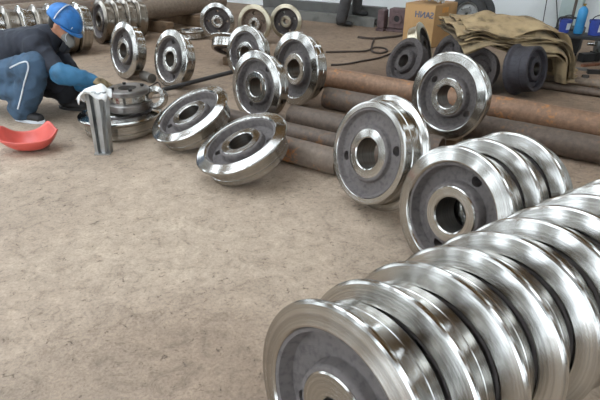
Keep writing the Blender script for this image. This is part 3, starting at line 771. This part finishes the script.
bm = bmesh.new(); box(bm, (bw + .002, bd * .45, ztop - .07), (.004, .16, .07)); bmobj('tape', bm, TAPE, bx, False)
cu = bpy.data.curves.new('print', 'FONT'); cu.body = 'SANH'; cu.size = .115; cu.extrude = .0012; cu.align_x = 'CENTER'; cu.offset = .0022
to = bpy.data.objects.new('tmp', cu); COL.objects.link(to)
dg = bpy.context.evaluated_depsgraph_get(); dg.update(); tm = bpy.data.meshes.new_from_object(to.evaluated_get(dg)); bpy.data.objects.remove(to)
for v in tm.vertices: v.co.x *= -1.0
tm.flip_normals(); tm.materials.clear(); tm.materials.append(PRINT)
t_ = mobj('lettering', tm, bx); t_.location = (bw * .66, -.0025, ztop - .165); t_.rotation_euler = (math.pi / 2, 0, 0); t_['label'] = 'mirrored SANH print in blue grey'
BAG = simple('grey_plastic_film', '#b9b8b4', .3, 0, 12, .2, .6, 14)
bo = empty('plastic_bag', bx.location + Vector((0, 0, ztop + .012))); bo.rotation_euler = bx.rotation_euler
rag('film', (bw * .55, bd * .42, .11), bw * .40, .18, .05, BAG, bo, 9, .07)
rag('folded_film', (bw * .62, bd * .35, .13), bw * .24, .12, .04, BAG, bo, 13, .06)
tag(bo, 'crumpled grey plastic bag on top of the cardboard box', 'bag')
tag(bx, 'brown cardboard box with mirrored blue-grey print behind the dark wheels', 'box')

# purple-brown bearing blocks
BLKM = simple('red_lead_primer', '#64504f', .75, .1, 9, .25, .2, 50)
def bearing_block(px, py, wd, ht, dp, hole, label):
    c = G(px, py, 0); e = empty('bearing_block', c, (0, 0, AZ + .1)); tag(e, label, 'bearing block', 'primed bearing blocks')
    bm = bmesh.new(); box(bm, (0, 0, .02), (wd, dp, .04), None, .005); bmobj('foot', bm, BLKM, e, False)
    bm = bmesh.new(); box(bm, (0, .0, .041 + (ht - .04) / 2), (wd * .88, dp * .8, ht - .042), None, .02); bmobj('housing', bm, BLKM, e, False)
    m = lathe('bore', [(.05, 0), (.085, 0), (.085, .03), (.05, .03)], BLKM, 32, True)
    if hole:
        o = mobj('bore_ring', m, e); o.location = (0, -dp * .4 - .001, ht * .58); o.rotation_euler = (math.pi / 2, 0, 0)
        bm = bmesh.new(); cyl(bm, (0, -dp * .4 - .002, ht * .58), (0, -dp * .4 - .008, ht * .58), .05, seg=28); bmobj('bore_shade_disc', bm, SHOE, e)  # flat black disc stands in for the shade inside the bore
bearing_block(382, 30, .14, .33, .26, False, 'narrow primer-brown bearing block left of the cardboard box')
bearing_block(398, 31, .34, .36, .26, True, 'wide primer-brown bearing block with round bore beside the cardboard box')

# tyres leaning on the wall
RUB = simple('tyre_rubber', '#3a3938', .8, 0, 14, .2, .3, 60)
RIMM = simple('grey_wheel_disc', '#8b8a86', .5, .5, 8, .2, .1, 40)
def tyre(c, az, el, r, label):
    M, n = frame(az, el); e = empty('tyre', c); e.rotation_euler = M.to_euler(); e.scale = (r,) * 3; tag(e, label, 'tyre', 'tyres leaning on the wall')
    prof = [(.60, -.20), (.66, -.26), (.80, -.28), (.93, -.24), (1.0, -.15), (1.0, -.04), (.97, -.03), (.97, .03), (1.0, .04), (1.0, .15), (.93, .24), (.80, .28), (.66, .26), (.60, .20)]
    mobj('casing', lathe('casing', prof, RUB, 64, True), e)
    mobj('wheel_disc', lathe('disc', [(.08, .10), (.22, .12), (.30, .16), (.42, .10), (.52, .06), (.58, .20), (.61, .21), (.61, .18), (.59, .03), (.52, .03), (.42, .07), (.30, .12), (.08, .07)], RIMM, 48, True), e)
    for k in range(5):
        a = 2 * math.pi * k / 5; bm = bmesh.new(); cyl(bm, (.36 * math.cos(a), .36 * math.sin(a), .11), (.36 * math.cos(a), .36 * math.sin(a), .17), .035, seg=6); bmobj('lug_nut', bm, BLACK, e, False)
tyre(PT(467, 14, 8.15), -120, 12, .285, 'grey-centred tyre leaning on the wall in front of its twin')
tyre(PT(476, 13, 8.32), -120, 12, .285, 'tyre leaning on the wall half hidden behind its twin')

# ------------------------------------------------------------------ hoses on the floor
HOSE = simple('dark_rubber_hose', '#3f342d', .8, 0, 20, .2, .2, 60)
def hose(name, pts, r, label, cat='hose', z=.012):
    bm = bmesh.new(); tube(bm, [Vector((p.x, p.y, z)) for p in pts], r, 8, 10); tag(bmobj(name, bm, HOSE), label, cat)
hose('rubber_hose', [G(*q) for q in ((326, 53), (345, 52.5), (365, 52), (374, 48.5), (384, 49), (387, 52), (380, 54), (372, 52), (372, 46), (374, 40))], .013, 'dark hose with a small loop on the floor left of the brown wheel')
hose('rubber_hose', [G(*q) for q in ((358, 38), (372, 39.5), (386, 38.5), (398, 37), (404, 35))], .02, 'thick dark hose end lying before the bearing blocks')
hose('rubber_hose', [G(*q) for q in ((331, 66), (346, 65), (362, 62), (378, 59), (392, 54), (402, 50))], .012, 'thin dark hose running behind the orange pipe')
hose('wire', [G(*q) for q in ((128, 93), (140, 90), (150, 87), (158, 83), (160, 90), (150, 95))], .006, 'thin black wire on the floor by the lone standing wheels', 'wire', .007)

# ------------------------------------------------------------------ clutter at the wall on the right
COLM = simple('pale_green_steel', '#a3b0ac', .6, .1, 4, .12, .1, 30)
def wall_pt(px, back=0.0, v=12):         # foot of the spot that shows at pixel (px, v) on the back wall
    d = ray(px, v); d2 = Vector((d.x, d.y, 0)); t = (VB - back) / d2.dot(Vd); return d2 * t
cp = wall_pt(571, .14)
e = empty('steel_column', (cp.x, cp.y, 0), (0, 0, AZ)); e['kind'] = 'structure'
for nm, y, s in (('flange', -.12, (.30, .02, 7.9)), ('flange', .12, (.30, .02, 7.9)), ('column_web', 0, (.02, .215, 7.9))):
    bm = bmesh.new(); box(bm, (0, y, 3.95), s); bmobj(nm, bm, COLM, e, False)
tag(e, 'pale grey-green steel column standing against the white wall', 'column')
q = wall_pt(574, .55); bm = bmesh.new(); cyl(bm, (q.x, q.y, 0), (q.x - .02, q.y, 2.6), .02, seg=14)
tag(bmobj('iron_post', bm, simple('brown_iron', '#5a4f47', .6, .3, 9, .2, .1, 40)), 'thin brown iron post in front of the pale column', 'post')
for k, (pa, pb, lab) in enumerate((((552, -30), (543, 22), 'thin dark wire slanting down the white wall left of the column'), ((555, -30), (557.5, 22), 'thin dark wire hanging straight down the white wall beside the column'))):
    a = wall_pt(pa[0], .05); dep = a.y; bm = bmesh.new(); tube(bm, [PT(pa[0], pa[1], dep - .05), PT((pa[0] + pb[0]) / 2, (pa[1] + pb[1]) / 2, dep - .10), PT(pb[0], pb[1], dep - .15)], .007, 6, 3)
    tag(bmobj('wall_wire', bm, BLACK), lab, 'wire')
BLUE = simple('blue_enamel', '#2f7fae', .4, .1, 9, .12, .05, 40)
NAVYP = simple('navy_plastic', '#2b3f8c', .45, 0, 9, .15, .05, 40)
def gas_bottle(c, r, h, label):
    e = empty('gas_bottle', c); tag(e, label, 'gas bottle')
    mobj('bottle_body', lathe('bottle', [(.0, .0), (r * .9, .0), (r, .02), (r, h * .74), (r * .93, h * .80), (r * .70, h * .86), (r * .36, h * .90), (r * .3, h * .92), (0, h * .92)], BLUE, 40), e)
    mobj('valve', lathe('valve', [(0, h * .921), (r * .2, h * .921), (r * .2, h * .96), (r * .34, h * .965), (r * .34, h), (0, h)], simple('brass', '#a08444', .4, .9, 9, .1, 0), 20), e)
BT = G(583, 34, .35); BT.z = 0                 # bench spot; its top is .35 m high
c = BT + U * -.06 + Vector((0, 0, .351))
gas_bottle(c, .055, .34, 'slim blue gas bottle standing on the low bench before the pale column')
def bucket(c, r, h, label):
    e = empty('bucket', c); tag(e, label, 'bucket')
    mobj('pail', lathe('pail', [(0, 0), (r * .82, 0), (r, h), (r * 1.06, h), (r * 1.06, h - .02), (r * .98, h - .02), (r * .78, .012), (0, .012)], NAVYP, 40), e)
    V, F = [], []
    for i in range(9):
        a = R_(-100 + 50 * i / 8)
        for z in (h * .25, h * .75): rr = (r * .82 + r * .18 * z / h) + .003; V.append((rr * math.cos(a), rr * math.sin(a), z))
    for i in range(8): F.append((2 * i, 2 * i + 2, 2 * i + 3, 2 * i + 1))
    mobj('paper_label', pymesh('label', V, F, WHITE), e)
    bm = bmesh.new(); tube(bm, [(-r * 1.04, 0, h - .03), (-r * .8, -r * .5, h + r * .5), (0, -r * .75, h + r * .8), (r * .8, -r * .5, h + r * .5), (r * 1.04, 0, h - .03)], .006, 8, 6); bmobj('bail', bm, BLACK, e)
c = BT + U * .12 + Vector((0, 0, .351)); bucket(c, .085, .17, 'navy blue bucket with white paper label right of the gas bottle')
c = BT + U * -.22 + Vector((0, 0, .351)); bucket(c, .07, .15, 'small navy blue bucket behind the welding machine, left of the gas bottle')
# welding machine: dark cabinet, handle, knobs
mc = G(563, 56, 0); e = empty('welding_machine', mc, (0, 0, R_(-35))); tag(e, 'dark welding machine with a bent tube handle right of the sacks', 'welding machine')
DK = simple('dark_machine_paint', '#2a2b2b', .55, .2, 8, .2, .1, 40)
bm = bmesh.new(); box(bm, (0, 0, .22), (.34, .30, .30), None, .02); bmobj('cabinet', bm, DK, e, False)
for k in range(5):
    bm = bmesh.new(); box(bm, (-.03, -.156, .13 + .042 * k), (.20, .012, .016)); bmobj('vent_slat', bm, BLACK, e, False)
bm = bmesh.new(); tube(bm, [(-.14, -.1, .36), (-.14, -.1, .46), (-.09, -.1, .49), (.09, -.1, .49), (.14, -.1, .46), (.14, -.1, .36)], .014, 10, 5); bmobj('handle', bm, BLACK, e)
bm = bmesh.new(); cyl(bm, (.12, -.15, .31), (.12, -.18, .31), .02, seg=20); bmobj('knob', bm, WHITE, e)
for x in (-.12, .12):
    for y in (-.11, .11):
        bm = bmesh.new(); cyl(bm, (x - .02, y, .04), (x + .02, y, .04), .04, seg=18); bmobj('castor', bm, RUB, e)
# electric motor with fins
mo = Vector((4.02, 6.45, .17)); e = empty('electric_motor', mo, (0, 0, R_(-20))); tag(e, 'grey finned electric motor lying among the scrap by the wall', 'motor')
GM = simple('grey_motor_paint', '#6f726f', .5, .3, 8, .2, .1, 40)
bm = bmesh.new(); cyl(bm, (-.2, 0, 0), (.2, 0, 0), .12, seg=32); bmobj('motor_body', bm, GM, e)
for k in range(14):
    a = 2 * math.pi * k / 14; bm = bmesh.new(); box(bm, (0, .13 * math.cos(a), .13 * math.sin(a)), (.34, .008 + .03 * abs(math.cos(a)), .008 + .03 * abs(math.sin(a)))); bmobj('fin', bm, GM, e, False)
bm = bmesh.new(); cyl(bm, (.2, 0, 0), (.26, 0, 0), .13, .11, seg=32); bmobj('fan_cover', bm, DK, e)
bm = bmesh.new(); cyl(bm, (-.2, 0, 0), (-.30, 0, 0), .025, seg=20); bmobj('shaft', bm, STEEL, e)
bm = bmesh.new(); box(bm, (0, 0, -.15), (.26, .24, .04)); bmobj('mounting_foot', bm, GM, e, False)
# vice-like grey casting above at the picture edge, and scrap
RUSTY = simple('rusty_scrap', '#7a4f38', .8, .2, 9, .3, .3, 50)
SCR = [(590, 66, .26, .05, .03, 20, RUSTY, 'rust-red flat bar scrap on the floor at the far edge'), (578, 70, .20, .03, .03, -30, CHAN, 'short grey bar scrap below the motor'),
       (585, 78, .18, .06, .02, 60, BLACK, 'black plate scrap near the thin pipes'), (597, 74, .22, .05, .05, -10, BLACK, 'black block scrap at the picture edge'),
       (562, 74, .14, .05, .02, 35, WOODL, 'pale wood chip on the floor by the hanging sack ends'), (572, 81, .12, .03, .02, -20, RUSTY, 'small rusty chip beside the thin brown pipe'),
       (588, 61, .26, .10, .10, 15, DK, 'dark gearbox-like casting block before the motor')]
for (px, py, a, b_, h, az, mt, lab) in SCR:
    c = G(px, py, 0); bm = bmesh.new(); box(bm, (0, 0, h / 2), (a, b_, h), None, .004)
    box(bm, (a * .3, 0, h * 1.1 / 2), (a * .2, b_ * 1.25, h * 1.1), None, .004)
    o = bmobj('metal_scrap' if mt is not WOODL else 'wood_chip', bm, mt, None, False); o.location = (c.x, c.y, 0); o.rotation_euler = (0, 0, R_(az)); tag(o, lab, 'scrap')
# steel bench with tool at the right edge
be = BT + U * .05; e = empty('work_bench', be, (0, 0, AZ)); tag(e, 'low dark steel bench under the gas bottle and blue buckets', 'bench')
bm = bmesh.new(); box(bm, (0, 0, .33), (.75, .34, .036), None, .005); bmobj('bench_top', bm, DK, e, False)
for x in (-.31, .31):
    for y in (-.14, .14):
        bm = bmesh.new(); box(bm, (x, y, .155), (.04, .04, .31)); bmobj('leg', bm, DK, e, False)
